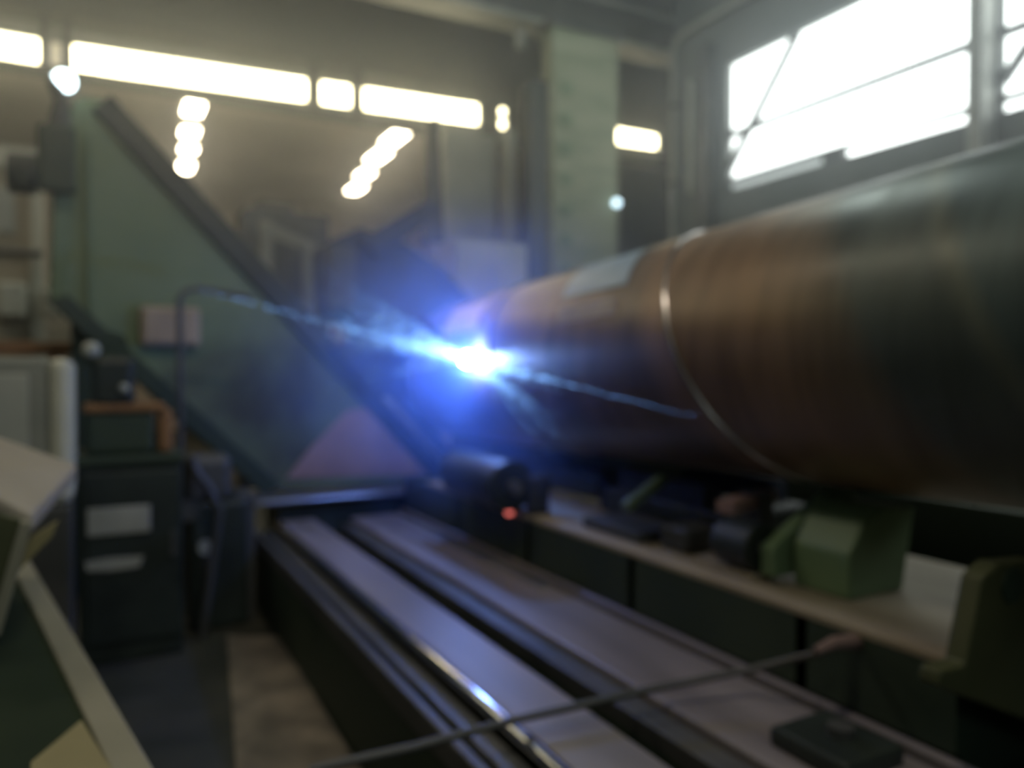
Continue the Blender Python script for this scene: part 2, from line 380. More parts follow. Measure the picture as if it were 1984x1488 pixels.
# pale grey cabinets behind the pipe end
def cabinet(name, px0, px1, pyt, pyb, Y, m, label, z0=0.0, depth=.7):
    A = on(1, px0, pyt, Y); B = on(1, px1, pyb, Y)
    t = thing(name, ((A.x + B.x) / 2, Y + depth / 2, z0), label, 'cabinet')
    MB().box(A.x, B.x, Y, Y + depth, z0, A.z).build('body', M[m], t, bevel=.02)
    mid = (A.x + B.x) / 2
    for x0, x1 in ((A.x + .04, mid - .01), (mid + .01, B.x - .04)):
        d = MB().box(x0, x1, Y - .02, Y, z0 + .1, A.z - .06).build('door', M[m], t, bevel=.01)
        MB().box(x1 - .1, x1 - .07, Y - .045, Y - .02, (z0 + A.z) / 2 - .08, (z0 + A.z) / 2 + .08).build('handle', M['dkgrey'], d)
    return t
cabinet('tall_cabinet', 862, 962, 248, 600, 11.0, 'grey', 'tall pale grey cabinet in the background left of the dark posts')
cabinet('low_cabinet', 880, 1022, 462, 620, 9.0, 'grey', 'squat blue-grey cabinet standing behind the far pipe end')
# far machine frame (grey rectangular outline behind the diamond plate)
A = on(1, 505, 425, 10.5); B = on(1, 612, 700, 10.5)
t = thing('steel_gantry', ((A.x + B.x) / 2, 10.6, 0), 'open grey steel frame standing in the dark behind the diamond plate', 'frame')
MB().box(A.x, A.x + .15, 10.5, 10.65, 0, A.z).build('upright', M['midgrey'], t, bevel=.01)
MB().box(B.x - .15, B.x, 10.5, 10.65, 0, A.z - .25).build('upright', M['midgrey'], t, bevel=.01)
MB().prism([(A.x + .15, 10.52, A.z - .05), (B.x, 10.52, A.z - .25), (B.x, 10.52, A.z - .4), (A.x + .15, 10.52, A.z - .2)], (0, .1, 0)).build('crossbar', M['midgrey'], t)
A2 = on(1, 470, 400, 11.4); B2 = on(1, 640, 600, 11.4)
t = thing('machine_housing', ((A2.x + B2.x) / 2, 11.7, 0), 'bulky dark blue machine housing beyond the open grey frame', 'machine')
MB().box(A2.x, B2.x, 11.4, 12.1, 0, A2.z).build('body', M['navy'], t, bevel=.05)
MB().box(A2.x + .2, B2.x - .5, 11.5, 12.0, A2.z, A2.z + .15).build('lid', M['dkgrey'], t, bevel=.03)

# left background switchgear
Y = 8.2
A = on(1, -40, 292, Y); B = on(1, 82, 700, Y)
t = thing('switchgear_cabinet', ((A.x - 1), Y + .4, 0), 'large pale grey-olive switchgear cabinet in the left background', 'cabinet')
MB().box(A.x - 1.6, B.x, Y, Y + .8, 0, A.z).build('body', M['board'], t, bevel=.02)
MB().box(A.x - 1.6, B.x + .02, Y - .05, Y, A.z - .12, A.z + .06).build('top_rail', M['white'], t)
MB().box(on(1, 60, 500, Y).x, on(1, 84, 500, Y).x, Y - .06, Y, .3, A.z - .2).build('corner_post', M['white'], t, bevel=.01)
z1 = on(1, 30, 490, Y).z
MB().tube([(A.x - .2, Y - .08, z1), (B.x + .02, Y - .08, z1)], .03).build('rail', M['dkgrey'], t)
z1 = on(1, 30, 420, Y).z
MB().box(A.x - 1.5, B.x - .2, Y - .03, Y, z1 - .15, z1 + .25).build('panel', M['grey'], t, bevel=.01)
for (x0, x1, y0, y1) in [(-5, 52, 545, 615), (84, 118, 560, 612)]:
    a1 = on(1, x0, y0, Y - .2); b1 = on(1, x1, y1, Y - .2)
    o = MB().box(a1.x, b1.x, Y - .25, Y, b1.z, a1.z).build('wall_box', M['white'], bevel=.03)
    tag(o, ['pale beige box mounted on the switchgear, at the picture edge', 'narrow pale box right of the wider beige one'][x0 > 0], 'box', 'boxes on the switchgear')
o = MB().box(on(1, 84, 500, 8.9).x, on(1, 200, 500, 8.9).x, 9.02, 9.4, 0, on(1, 100, 540, 8.9).z).build('storage_locker', M['board'], bevel=.02)
tag(o, 'low beige locker half hidden behind the lower left of the diamond plate', 'locker')
# rust brown crossbar and its bracket in front of it
z1 = on(1, 60, 675, 6.9).z
t = thing('crossbar', (-1.0, 6.9, z1 - .1), 'rust brown horizontal bar above the pale cabinet at left', 'bar')
MB().box(-3.4, on(1, 178, 675, 6.9).x, 6.85, 6.97, z1 - .05, z1 + .05).build('bar', M['rustbar'], t, bevel=.01)
MB().box(-3.2, -3.08, 6.85, 6.97, 0, z1).build('post', M['rustbar'], t)
MB().box(-.35, -.25, 6.85, 6.97, 0, z1).build('post', M['rustbar'], t)

# ================================================================== DIAMOND PLATE FRAME
PY = 6.5
outline = [(150, 188), (200, 190), (520, 545), (870, 925), (520, 950), (380, 850), (95, 580), (105, 250)]
t = thing('diamond_frame', (1.0, PY, 0), 'huge green diamond-shaped steel frame plate at the end of the rails', 'machine frame')
pl = MB().prism(pxy(outline, PY), (0, .12, 0)).build('plate', M['shaded_green'], t, bevel=.01)
a = pxy([(198, 196), (868, 925)], PY - .06)
fl = MB().prism([a[0] + Vector((-.07, 0, -.07)), a[0] + Vector((.06, 0, .06)), a[1] + Vector((.06, 0, .06)), a[1] + Vector((-.07, 0, -.07))], (0, .24, 0)).build('edge_flange', M['black'], t, bevel=.01)
a = pxy([(98, 575), (520, 955)], PY - .05)
MB().prism([a[0] + Vector((-.03, 0, -.02)), a[0] + Vector((.10, 0, .03)), a[1] + Vector((.10, 0, .06)), a[1] + Vector((-.03, 0, -.02))], (0, .2, 0)).build('lower_flange', M['dkgreen'], t, bevel=.01)
a = pxy([(104, 250), (98, 578)], PY - .05)
MB().prism([a[0], a[0] + Vector((.10, 0, 0)), a[1] + Vector((.10, 0, 0)), a[1]], (0, .2, 0)).build('side_flange', M['green'], t, bevel=.01)
a = pxy([(168, 260), (172, 560)], PY)
MB().box(a[0].x, a[0].x + .03, PY - .05, PY, a[1].z - .15, a[0].z).build('rib', M['green'], t)
MB().prism(pxy([(672, 797), (708, 790), (832, 920), (555, 927), (600, 870)], PY - .015), (0, .015, 0)).build('rusty_wear_plate', M['rust'], t)
MB().prism(pxy([(640, 672), (690, 655), (905, 905), (850, 925)], PY - .14), (0, .08, 0)).build('guide_beam', M['navy'], t, bevel=.01)
MB().bar(on(1, 745, 770, PY - .2), on(1, 880, 915, PY - .2), .06, .05).build('guide_strip', M['steel'], t)
A = on(1, 515, 935, PY - .3); B = on(1, 850, 965, PY - .3); A.z = .70; B.z = .68
MB().box(A.x - .1, B.x, PY - .42, PY + .3, B.z - .02, A.z).build('ledge', M['steel'], t, bevel=.015)
MB().box(A.x + .1, B.x - .1, PY - .3, PY + .25, 0, B.z).build('pedestal', M['black'], t)
for xx in (-.2,): MB().box(xx, xx + .15, PY + .13, PY + .3, 0, 3.0).build('back_post', M['dkgreen'], t)
# things mounted at its upper left corner
A = on(1, 110, 300, PY - .2)
t = thing('hydraulic_motor', (A.x, PY - .2, A.z - .2), 'dark round motor on the upper left edge of the diamond plate', 'motor')
MB().tube([(A.x - .30, PY - .12, A.z - .14), (A.x - .12, PY - .12, A.z - .14)], .14, 20).build('body', M['black'], t, bevel=.01, smooth=False)
MB().box(A.x - .12, A.x + .12, PY - .2, PY - .07, A.z - .25, A.z + .22).build('mount', M['dkgreen'], t, bevel=.03)
MB().tube([(A.x - .02, PY - .13, A.z + .2), (A.x + .03, PY - .13, A.z + .4), (A.x - .02, PY - .1, A.z + .55)], .05).build('hose', M['cable'], t, smooth=True)
A = on(1, 124, 157, PY - .1)
t = thing('work_lamp', (A.x, A.y, A.z - .2), 'cold white work lamp shining on top of the diamond plate', 'lamp')
MB().ball(A, .075).build('bulb', M['cool'], t, smooth=True)
MB().tube([(A.x + .01, A.y + .02, A.z - .32), (A.x, A.y + .02, A.z - .06)], .03).build('stem', M['dkgrey'], t)
MB().tube([(A.x, A.y + .05, A.z), (A.x, A.y + .12, A.z)], [.085, .05], 16).build('reflector', M['dkgrey'], t)
# beige junction box on the plate
A = on(1, 270, 592, PY - .08); B = on(1, 388, 672, PY - .08)
t = thing('junction_box', ((A.x + B.x) / 2, PY - .05, B.z), 'beige junction box fixed to the green diamond plate behind the thin mast', 'junction box')
MB().box(A.x, B.x, PY - .1, PY - .005, B.z, A.z).build('body', M['beige'], t, bevel=.03)
MB().box(A.x + .03, B.x - .03, PY - .115, PY - .1, B.z + .03, A.z - .03).build('lid', M['beige'], t, bevel=.01)
# thin mast
MX = on(1, 350, 800, 5.9)
t = thing('thin_mast', (MX.x, 5.9, 0), 'thin grey-brown mast with a bent top standing before the beige box', 'mast')
zt = on(1, 355, 565, 5.9).z
MB().tube([(MX.x, 5.9, 0), (MX.x, 5.9, zt - .06), (MX.x + .03, 5.9, zt), (MX.x + .12, 5.9, zt + .03), (MX.x + .5, 5.9, zt - .02)], .022, 10).build('tube', M['dkgrey'], t, smooth=True)
MB().box(MX.x - .1, MX.x + .1, 5.8, 6.0, 0, .04).build('foot', M['dkgrey'], t)

# ================================================================== BLACK CONTROL CABINET AND MECHANISM AT LEFT
CY = 5.0
A = on(1, 150, 905, CY); B = on(1, 345, 1200, CY)
t = thing('black_cabinet', ((A.x + B.x) / 2, CY + .3, 0), 'black machine cabinet with two pale plates left of the rails', 'cabinet')
MB().box(A.x, B.x + .03, CY, CY + .6, 0, A.z).build('body', M['black'], t, bevel=.015)
d = MB().box(A.x + .04, B.x + .02, CY - .02, CY, .12, A.z - .04).build('door', M['black'], t, bevel=.01)
MB().box(B.x - .04, B.x - .01, CY - .05, CY - .02, .6, .75).build('handle', M['dkgrey'], d)
a1 = on(1, 168, 985, CY); b1 = on(1, 291, 1028, CY)
MB().box(a1.x, b1.x, CY - .035, CY - .02, b1.z, a1.z).build('name_plate', M['label'], d, bevel=.01)
MB().prism(pxy([(165, 1090), (210, 1082), (278, 1078), (270, 1098), (215, 1106), (168, 1107)], CY - .035), (0, .015, 0)).build('name_plate', M['label'], d)
MB().box(A.x - .02, B.x + .04, CY - .03, CY + .62, A.z, A.z + .05).build('top', M['dkgreen'], t, bevel=.01)
# mechanism standing on it
zc = A.z + .05
t = thing('drive_unit', ((A.x + B.x) / 2, CY + .3, zc), 'dark motor drive unit with rusty band standing on the black cabinet', 'drive unit')
a1 = on(1, 165, 790, CY + .1); b1 = on(1, 300, 790, CY + .1)
MB().box(a1.x, b1.x, CY + .1, CY + .5, zc, a1.z - .03).build('gearbox', M['dkgreen'], t, bevel=.03)
MB().box(a1.x - .01, b1.x + .06, CY + .08, CY + .52, a1.z - .03, a1.z + .015).build('band', M['rustbar'], t, bevel=.01)
a2 = on(1, 178, 690, CY + .2); b2 = on(1, 262, 780, CY + .2)
MB().box(a2.x, b2.x, CY + .15, CY + .45, a1.z, a2.z).build('motor', M['black'], t, bevel=.04)
MB().prism(pxy([(190, 695), (210, 640), (240, 650), (262, 700)], CY + .25), (0, .1, 0)).build('bracket', M['dkgreen'], t)
c = on(1, 240, 752, CY + .12); MB().ball(c, .028).build('knob', M['grey'], t, smooth=True)
c = on(1, 165, 678, CY + .2); MB().ball(c + Vector((.03, 0, 0)), .05).build('knob', M['grey'], t, smooth=True)
MB().box(b1.x + .02, b1.x + .1, CY + .1, CY + .4, zc, a1.z - .02).build('side_valve', M['rustbar'], t, bevel=.02)
# cable runs
p = [on(1, x, y, 5.22) for x, y in [(372, 885), (378, 912), (405, 945), (425, 990), (418, 1040)]] + [Vector((.55, 5.22, 0))]
tag(MB().tube(p, .028, 10).build('cable', M['dkgrey'], smooth=True), 'thick dark cable arching down beside the black cabinet', 'cable')
A = on(1, 362, 890, 5.3); B = on(1, 500, 1210, 5.3)
t = thing('hydraulic_block', ((A.x + B.x) / 2, 5.5, 0), 'dark brown-black hydraulic block between the cabinet and the rails', 'machine')
MB().box(A.x + .02, B.x - .05, 5.35, 5.75, 0, on(1, 400, 975, 5.3).z).build('body', M['black'], t, bevel=.03)
MB().box(A.x + .0, A.x + .28, 5.36, 5.7, on(1, 400, 975, 5.3).z, A.z).build('tank', M['dkgrey'], t, bevel=.04)
c = on(1, 398, 1062, 5.3); MB().tube([c + Vector((0, -.0, 0)), c + Vector((0, .08, 0))], .045, 14).build('valve_knob', M['grey'], t)
MB().tube([(c.x + .005, 5.33, c.z), (c.x + .005, 5.33, .02)], .025).build('drain_pipe', M['dkgrey'], t)
c = on(1, 385, 990, 5.3)
MB().tube([c + Vector((-.05, .03, 0)), c + Vector((-.05, .2, 0))], .07, 16).build('flange', M['dkgrey'], t)
MB().box(B.x - .12, B.x, 5.4, 5.7, 0, on(1, 500, 960, 5.3).z).build('side_post', M['dkgrey'], t, bevel=.01)

# pale rounded housing further left
Y = 4.6
A = on(1, -60, 692, Y); B = on(1, 142, 900, Y)
t = thing('pale_housing', (A.x, Y + .4, 0), 'pale grey machine housing with a rounded whitish corner post', 'machine housing')
xl = on(1, 92, 800, Y).x
MB().box(A.x - .8, xl, Y + .02, Y + .7, 1.0, A.z).build('body', M['hgrey'], t, bevel=.02)
MB().box(A.x - .8, B.x - .01, Y + .02, Y + .68, 0, 1.0).build('plinth', M['dkgrey'], t, bevel=.02)
MB().box(A.x - .7, on(1, 55, 800, Y).x, Y - .0, Y + .02, .9, on(1, 40, 725, Y).z).build('panel', M['grey'], t, bevel=.01)
MB().box(xl, B.x, Y, Y + .7, 1.0, A.z).build('corner_post', M['white'], t, bevel=.05)

# ================================================================== WORKBENCH, FRONT LEFT
zb = .9
e0 = on(2, 30, 1085, zb); e1 = on(2, 262, 1530, zb)
dr = (e1 - e0).normalized(); sd = Vector((-dr.y, dr.x, 0))
if sd.x > 0: sd = -sd
t = thing('workbench', ((e0 + e1) / 2 + sd * .4 - Vector((0, 0, zb))), 'dark green topped workbench with a pale worn edge at front left', 'workbench')
q = [e0, e1 + dr * .3, e1 + dr * .3 + sd * .9, e0 + sd * .9]
MB().prism([p - Vector((0, 0, .04)) for p in q], (0, 0, .035)).build('tabletop', M['matgreen'], t)
MB().bar(e0 + Vector((0, 0, -.02)) - sd * .012 * 1, e1 + dr * .3 + Vector((0, 0, -.02)) - sd * .012, .07, .045).build('edge_trim', M['trim'], t, bevel=.006)
for u, w in ((.03, .06), (.03, .8), (.95, .06), (.95, .8)):
    p = e0.lerp(e1 + dr * .3, u) + sd * w
    MB().box(p.x - .025, p.x + .025, p.y - .025, p.y + .025, 0, zb - .04).build('leg', M['dkgreen'], t)
MB().prism([p - Vector((0, 0, .55)) for p in [e0 + sd * .08, e1 + sd * .08, e1 + sd * .8, e0 + sd * .8]], (0, 0, .03)).build('shelf', M['dkgreen'], t)
yq = [on(2, x, y, zb + .001) for x, y in [(60, 1488), (158, 1405), (215, 1500), (190, 1560), (60, 1600)]]
tag(MB().prism(yq, (0, 0, .012)).build('yellow_folder', M['yellow']), 'flat yellowish folder lying on the near corner of the workbench', 'folder')

# slanted beige console above the bench end
Y = 2.75
prof = [(-130, 800), (150, 902), (128, 962), (62, 1002), (-130, 935)]
t = thing('control_desk', (on(1, 0, 940, 3.0).x, 3.0, zb), 'control desk with a slanted beige lid standing on the workbench', 'control desk')
v0 = [on(1, -160, 842, 3.3), on(1, 150, 900, 3.3), on(1, 62, 1000, 2.55), on(1, -160, 948, 2.55)]
v0[0] = on(1, 0, 846, 3.3) + (on(1, 0, 846, 3.3) - v0[1]) * 1.2
v0[3] = on(1, 0, 965, 2.55) + (on(1, 0, 965, 2.55) - v0[2]) * 1.2
MB().prism(v0, (0, 0, -.05)).build('lid', M['desk'], t, bevel=.012)
bp = [p - Vector((0, 0, .05)) for p in v0]
inn = [bp[0], bp[1] + Vector((-.10, -.02, 0)), bp[2] + Vector((-.08, .03, 0)), bp[3] + Vector((0, .03, 0))]
low = [Vector((p.x - .25 * (i in (1, 2)), p.y, zb)) for i, p in enumerate(inn)]
MB().add(inn + low, [(0, 1, 2, 3), (4, 5, 6, 7), (0, 1, 5, 4), (1, 2, 6, 5), (2, 3, 7, 6), (3, 0, 4, 7)]).build('body', M['dkgreen'], t)
fp = pxy([(-60, 985), (48, 1010), (0, 1190), (-60, 1330)], 2.5)
MB().prism(fp, (0, .03, 0)).build('front_panel', M['olive'], t)
MB().bar(on(1, 52, 1010, 2.48), on(1, -12, 1230, 2.48), .022, .03).build('panel_edge', M['trim'], t, bevel=.004)
c = [on(1, x, y, 2.52) for x, y in [(62, 1040), (112, 1010), (102, 1038), (60, 1082), (30, 1112), (24, 1092)]]
tag(MB().prism(c, (0, .02, 0)).build('paper_strip', M['yellow']), 'pale yellow paper strip hanging between desk lid and workbench', 'paper')

# ================================================================== MACHINE BED WITH RAILS
RZ = .55
t = thing('machine_bed', (1.6, 3.0, 0), 'long dark steel machine bed with two scuffed rail plates running away', 'machine bed')
y0, y1 = .3, 6.0
MB().box(1.19, 1.45, y0, y1, RZ - .06, RZ).build('rail_plate', M['rail'], t, bevel=.012)
MB().box(1.71, 2.12, y0, y1 - .1, RZ - .06, RZ).build('rail_plate', M['rail'], t, bevel=.012)
MB().tube([(1.168, y0, RZ - .014), (1.168, y1, RZ - .014)], .028, 12).build('polished_edge', M['polish'], t, smooth=True)
MB().box(2.03, 2.115, 3.5, 5.7, RZ, RZ + .004).build('sheen_strip', M['sheensteel'], t)  # bright strip added for the arc's sheen on the rail
MB().box(2.155, 2.195, y0, y1, RZ - .05, RZ + .015).build('guide_strip', M['rail'], t, bevel=.008)
MB().box(1.60, 1.70, y0, y1 - .2, RZ - .10, RZ - .03).build('inner_strip', M['dkgrey'], t, bevel=.006)
MB().box(1.06, 1.15, y0, y1, RZ - .12, RZ - .06).build('side_ledge', M['dkgrey'], t, bevel=.01)
MB().box(.96, 1.0, y0, y1, RZ - .12, RZ - .02).build('lip', M['rustbar'] if False else M['dkgrey'], t, bevel=.008)
MB().box(.97, 1.45, y0, y1, 0, RZ - .12).build('side_body', M['dkgreen'], t)
MB().box(1.19, 1.45, y0, y1, RZ - .12, RZ - .06).build('rail_bearer', M['dkgreen'], t)
MB().box(1.6, 2.2, y0, y1 - .2, 0, RZ - .10).build('side_body', M['dkgreen'], t)
MB().box(1.71, 2.12, y0, y1 - .2, RZ - .10, RZ - .06).build('rail_bearer', M['dkgreen'], t)
MB().box(1.45, 1.6, y0, y1, 0, .06).build('trough', M['black'], t)
for yy in (1.2, 3.0, 4.8):
    MB().box(1.45, 1.6, yy, yy + .06, .06, .25).build('cross_tie', M['black'], t)
# dusty concrete strip of floor
tag(MB().prism([on(2, x, y, 0.002) for x, y in [(440, 1235), (540, 1235), (700, 1500), (460, 1530)]], (0, 0, .012)).build('floor_plate', M['dirt']), 'dusty grey-brown floor plate left of the machine bed', 'floor plate')
# rod lying across the bed
pts = [on(2, 600, 1492, RZ + .04), on(2, 800, 1448, RZ + .05), on(2, 985, 1398, RZ + .05), on(2, 1240, 1340, RZ + .06), on(2, 1460, 1296, RZ + .10), on(2, 1590, 1264, RZ + .2)]
tag(MB().tube(pts, .013, 10).build('steel_rod', M['dkgrey'], smooth=True), 'thin bent steel rod lying across the rails in the foreground', 'rod')

# ================================================================== PLATFORM UNDER THE PIPE
PZ = .85
t = thing('roller_bench', (2.8, 3.0, 0), 'long dark green bench with pale worn plate top under the pipe', 'bench')
MB().box(2.2, 3.28, 1.34, 5.5, PZ - .03, PZ).build('top_plate', M['plate'], t, bevel=.006)
MB().box(2.225, 3.2, 1.36, 6.0, 0, PZ - .03).build('body', M['dkgreen'], t)
MB().box(2.2, 2.225, 1.36, 6.0, RZ + .02, PZ - .03).build('side_web', M['dkgreen'], t)
for yy in (1.9, 2.9, 3.9, 4.9):
    MB().box(2.2, 2.215, yy, yy + .05, RZ + .02, PZ - .03).build('stiffener', M['green'], t)
c = on(0, 988, 993, 2.19)
tag(MB().tube([(2.2, c.y, c.z), (2.17, c.y, c.z)], .016, 16).build('indicator_light', M['red']), 'small red indicator light on the edge of the long bench', 'indicator light')
# dark machinery and beams behind the pipe, right side
tag(MB().box(3.7, 3.95, -.5, 8.5, .0, 1.05).build('support_beam', M['dkgreen'], bevel=.01), 'dark green longitudinal beam beyond the bench, below the pipe', 'beam')
tag(MB().box(4.6, 5.0, -.5, 8.4, .0, 1.22).build('barrier_beam', M['dkgrey'], bevel=.01), 'dark grey barrier beam farther back behind the green beam', 'beam')

# roller stands
def roller_stand(yc, label, full=True):
    t = thing('roller_stand', (2.62, yc, PZ), label, 'roller stand', 'roller stands on the bench')
    if full:
        prof = [(2.42, PZ), (2.73, PZ), (2.80, 1.17), (2.62, 1.18), (2.50, 1.13), (2.42, 1.02)]
        MB().prism([(x, yc - .08 * 0, z) for x, z in prof], (0, .26, 0)).build('base_block', M['midgreen'], t, bevel=.012)
        MB().prism([(2.33, yc + .28, 1.0), (2.33, yc + .28, .88), (2.45, yc + .28, .88), (2.83, yc + .28, 1.16), (2.76, yc + .28, 1.24)], (0, .07, 0)).build('arm', M['midgreen'], t, bevel=.01)
        MB().tube([(2.36, yc + .36, .98), (2.36, yc + .56, .98)], .1, 24).build('roller', M['black'], t, bevel=.01)
        MB().tube([(2.36, yc + .3, .98), (2.36, yc + .62, .98)], .025, 12).build('axle', M['steel'], t)
        MB().box(2.3, 2.42, yc + .36, yc + .7, PZ, PZ + .03).build('foot_plate', M['plate'], t)
        MB().bar((2.40, yc + .62, 1.10), (2.66, yc + .62, 1.14), .1, .05).build('cradle', M['rust'], t)
        MB().box(2.55, 2.62, yc + .55, yc + .7, PZ, 1.16).build('cradle_post', M['dkgrey'], t)
    return t
roller_stand(1.90, 'green roller stand with black roller beneath the near pipe')
yc = 3.6
t = thing('screw_jack', (2.5, yc, PZ), 'slim green slanting arm and block on the bench, in shadow', 'support arm')
A = on(1, 1235, 990, 3.0); B = on(1, 1312, 930, 3.0)
MB().box(2.3, 2.6, 3.0, 3.5, PZ, PZ + .06).build('foot', M['dkgrey'], t, bevel=.01)
MB().bar((A.x, 3.1, max(A.z, PZ + .06)), (B.x, 3.1, B.z), .05, .05).build('arm', M['green'], t, bevel=.008)
MB().box(2.36, 2.56, 2.72, 2.92, PZ, PZ + .12).build('block', M['dkgrey'], t, bevel=.02)

t = thing('shade_block', (2.85, 3.3, PZ), 'dark blue-black block added for the shade under the pipe, behind the slim green arm', 'cradle')  # dark block added to cover the bench where the pipe's shade falls
MB().box(2.62, 3.2, 2.75, 3.75, PZ, 1.02).build('body', M['black'], t, bevel=.03)
MB().prism([(2.62, 2.9, 1.02), (2.80, 2.9, 1.02), (2.68, 2.9, 1.13), (2.62, 2.9, 1.13)], (0, .7, 0)).build('saddle', M['navy'], t)
MB().prism([(3.2, 2.9, 1.02), (3.02, 2.9, 1.02), (3.12, 2.9, 1.13), (3.2, 2.9, 1.13)], (0, .7, 0)).build('saddle', M['navy'], t)
# forming rollers by the arc
for (xx, yy, zz, r, l, lb) in [(2.12, 4.35, 1.02, .15, .75, 'dark steel forming roller under the welding arc'), (2.78, 4.3, .99, .11, .8, 'dark forming roller deeper under the pipe')]:
    t = thing('forming_roller', (xx, yy, PZ), lb, 'roller', 'forming rollers')
    MB().tube([(xx, yy - l / 2, zz), (xx, yy + l / 2, zz)], r, 32).build('drum', M['black'], t, bevel=.01)
    for s in (-1, 1):
        y_ = yy + s * (l / 2 + .04)
        MB().box(xx - .1 if xx > 2.5 else 2.2, xx + .1 if xx > 2.5 else 2.34, y_ - .035, y_ + .035, PZ, zz + .06).build('bearing', M['navy'], t, bevel=.02)
        MB().tube([(xx, y_ - .03, zz), (xx, y_ + .03, zz)], .04).build('axle', M['steel'], t)

# ================================================================== THE PIPE
PC = Vector((2.62, -.12, 1.89)); PD = Vector((.05, 1.0, -.0314)).normalized(); PR = .6
d0 = ray(284, 767).normalized(); PD = d0
E1 = PD.cross(Vector((0, 0, 1))).normalized(); E2 = E1.cross(PD)
def pp(s, th, r=PR): return PC + PD * s + E1 * (-r * math.cos(th)) + E2 * (r * math.sin(th))
KH = .0050 * 180 / math.pi            # helix advance per radian
t = thing('steel_pipe', (PC.x, 2.5, 1.2), 'big rusty spiral-welded steel pipe reaching from the arc past the camera', 'pipe')
S0, S1, NS, NT = -1.6, 6.35, 80, 128
mb = MB(); hel = []
for i in range(NS + 1):
    s = S0 + (S1 - S0) * i / NS
    for j in range(NT):
        th = -math.pi + 2 * math.pi * j / NT
        mb.v.append(pp(s, th)); hel.append(s - KH * th)
for i in range(NS):
    for j in range(NT):
        mb.f.append((i * NT + j, i * NT + (j + 1) % NT, (i + 1) * NT + (j + 1) % NT, (i + 1) * NT + j))
body = mb.build('shell', M['pipe'], t, smooth=True)
at = body.data.attributes.new('helix', 'FLOAT', 'POINT'); at.data.foreach_set('value', hel)
so = body.modifiers.new('wall', 'SOLIDIFY'); so.thickness = .016; so.offset = -1
body.data.polygons.foreach_set('use_smooth', [True] * len(body.data.polygons))
for h0 in (.86, 2.66, 4.55):
    pts = [pp(h0 + KH * th, th, PR + .001) for th in [math.radians(a) for a in range(-170, 171, 4)]]
    MB().tube(pts, .011, 8).build('weld_seam', M['seam'], t, smooth=True)
def patch(name, m, s0, s1, a0, a1):
    mb = MB(); ni, nj = 6, 8
    for k, r in ((0, PR + .002), (1, PR + .004)):
        for i in range(ni + 1):
            for j in range(nj + 1):
                th = math.radians(a0 + (a1 - a0) * j / nj); mb.v.append(pp(s0 + (s1 - s0) * i / ni + KH * th, th, r))
    K = (ni + 1) * (nj + 1)
    for i in range(ni):
        for j in range(nj):
            a = i * (nj + 1) + j
            mb.f.append((a, a + 1, a + nj + 2, a + nj + 1)); mb.f.append((K + a, K + a + nj + 1, K + a + nj + 2, K + a + 1))
    return mb.build(name, m, t, smooth=True)
patch('blue_grey_patch', M['bluegrey'], 2.98, 3.62, 33, 66)  # blue-grey patch on the upper near side of the pipe
patch('pale_patch', M['palewarm'], 3.05, 3.62, 17, 27)  # paler grey patch just below the blue-grey one
patch('lamp_reflection_patch', M['peach'], 4.82, 5.5, 24, 52)  # lamp reflection painted as a bright beige patch on the pipe

# ================================================================== WELDING STATION
t = thing('welding_carriage', (1.9, 6.0, 1.5), 'dark welding carriage with slanted arms behind the arc', 'welding machine')
Y = 7.2
MB().prism(pxy([(630, 470), (700, 440), (790, 470), (862, 520), (915, 580), (880, 640), (760, 660), (640, 600)], Y), (0, .6, 0)).build('housing', M['navy'], t, bevel=.03)
MB().box(on(1, 700, 600, Y).x, on(1, 860, 600, Y).x, Y + .1, Y + .5, 0, on(1, 700, 620, Y).z).build('pedestal', M['navy'], t)
MB().prism(pxy([(700, 462), (835, 385), (860, 405), (735, 500)], Y - .1), (0, .15, 0)).build('boom', M['navy'], t, bevel=.02)
MB().prism(pxy([(830, 230), (850, 225), (862, 470), (825, 470)], Y + .35), (0, .12, 0)).build('column', M['dkgrey'], t, bevel=.01)
MB().box(on(1, 640, 500, Y - .15).x, on(1, 690, 500, Y - .15).x, Y - .15, Y + .05, on(1, 640, 600, Y).z, on(1, 640, 480, Y).z).build('wire_feeder', M['dkgrey'], t, bevel=.02)
# torch reaching to the arc
ARC = Vector((2.17, 4.70, 1.775))
t = thing('welding_torch', tuple(ARC + Vector((-.1, .3, .1))), 'slim welding torch reaching from the carriage to the arc', 'welding torch')
MB().tube([ARC + Vector((-.03, .08, .05)), ARC + Vector((-.07, .25, .14))], [.012, .022], 12).build('nozzle', M['steel'], t, smooth=True)
MB().tube([ARC + Vector((-.07, .25, .14)), ARC + Vector((-.12, .6, .32)), ARC + Vector((-.1, 1.6, .36)), ARC + Vector((-.02, 2.45, .30))], .03, 12).build('arm', M['navy'], t, smooth=True)
MB().tube([ARC + Vector((-.08, .3, .17)), ARC + Vector((-.22, .9, .12)), ARC + Vector((-.2, 1.6, .2)), ARC + Vector((-.05, 2.45, .36))], .014, 8).build('hose', M['cable'], t, smooth=True)
# the arc itself
tag(MB().ball(ARC, .05, 14).build('welding_arc', M['arc'], smooth=True), 'dazzling blue-white welding arc burning on the near side of the pipe', 'welding arc')
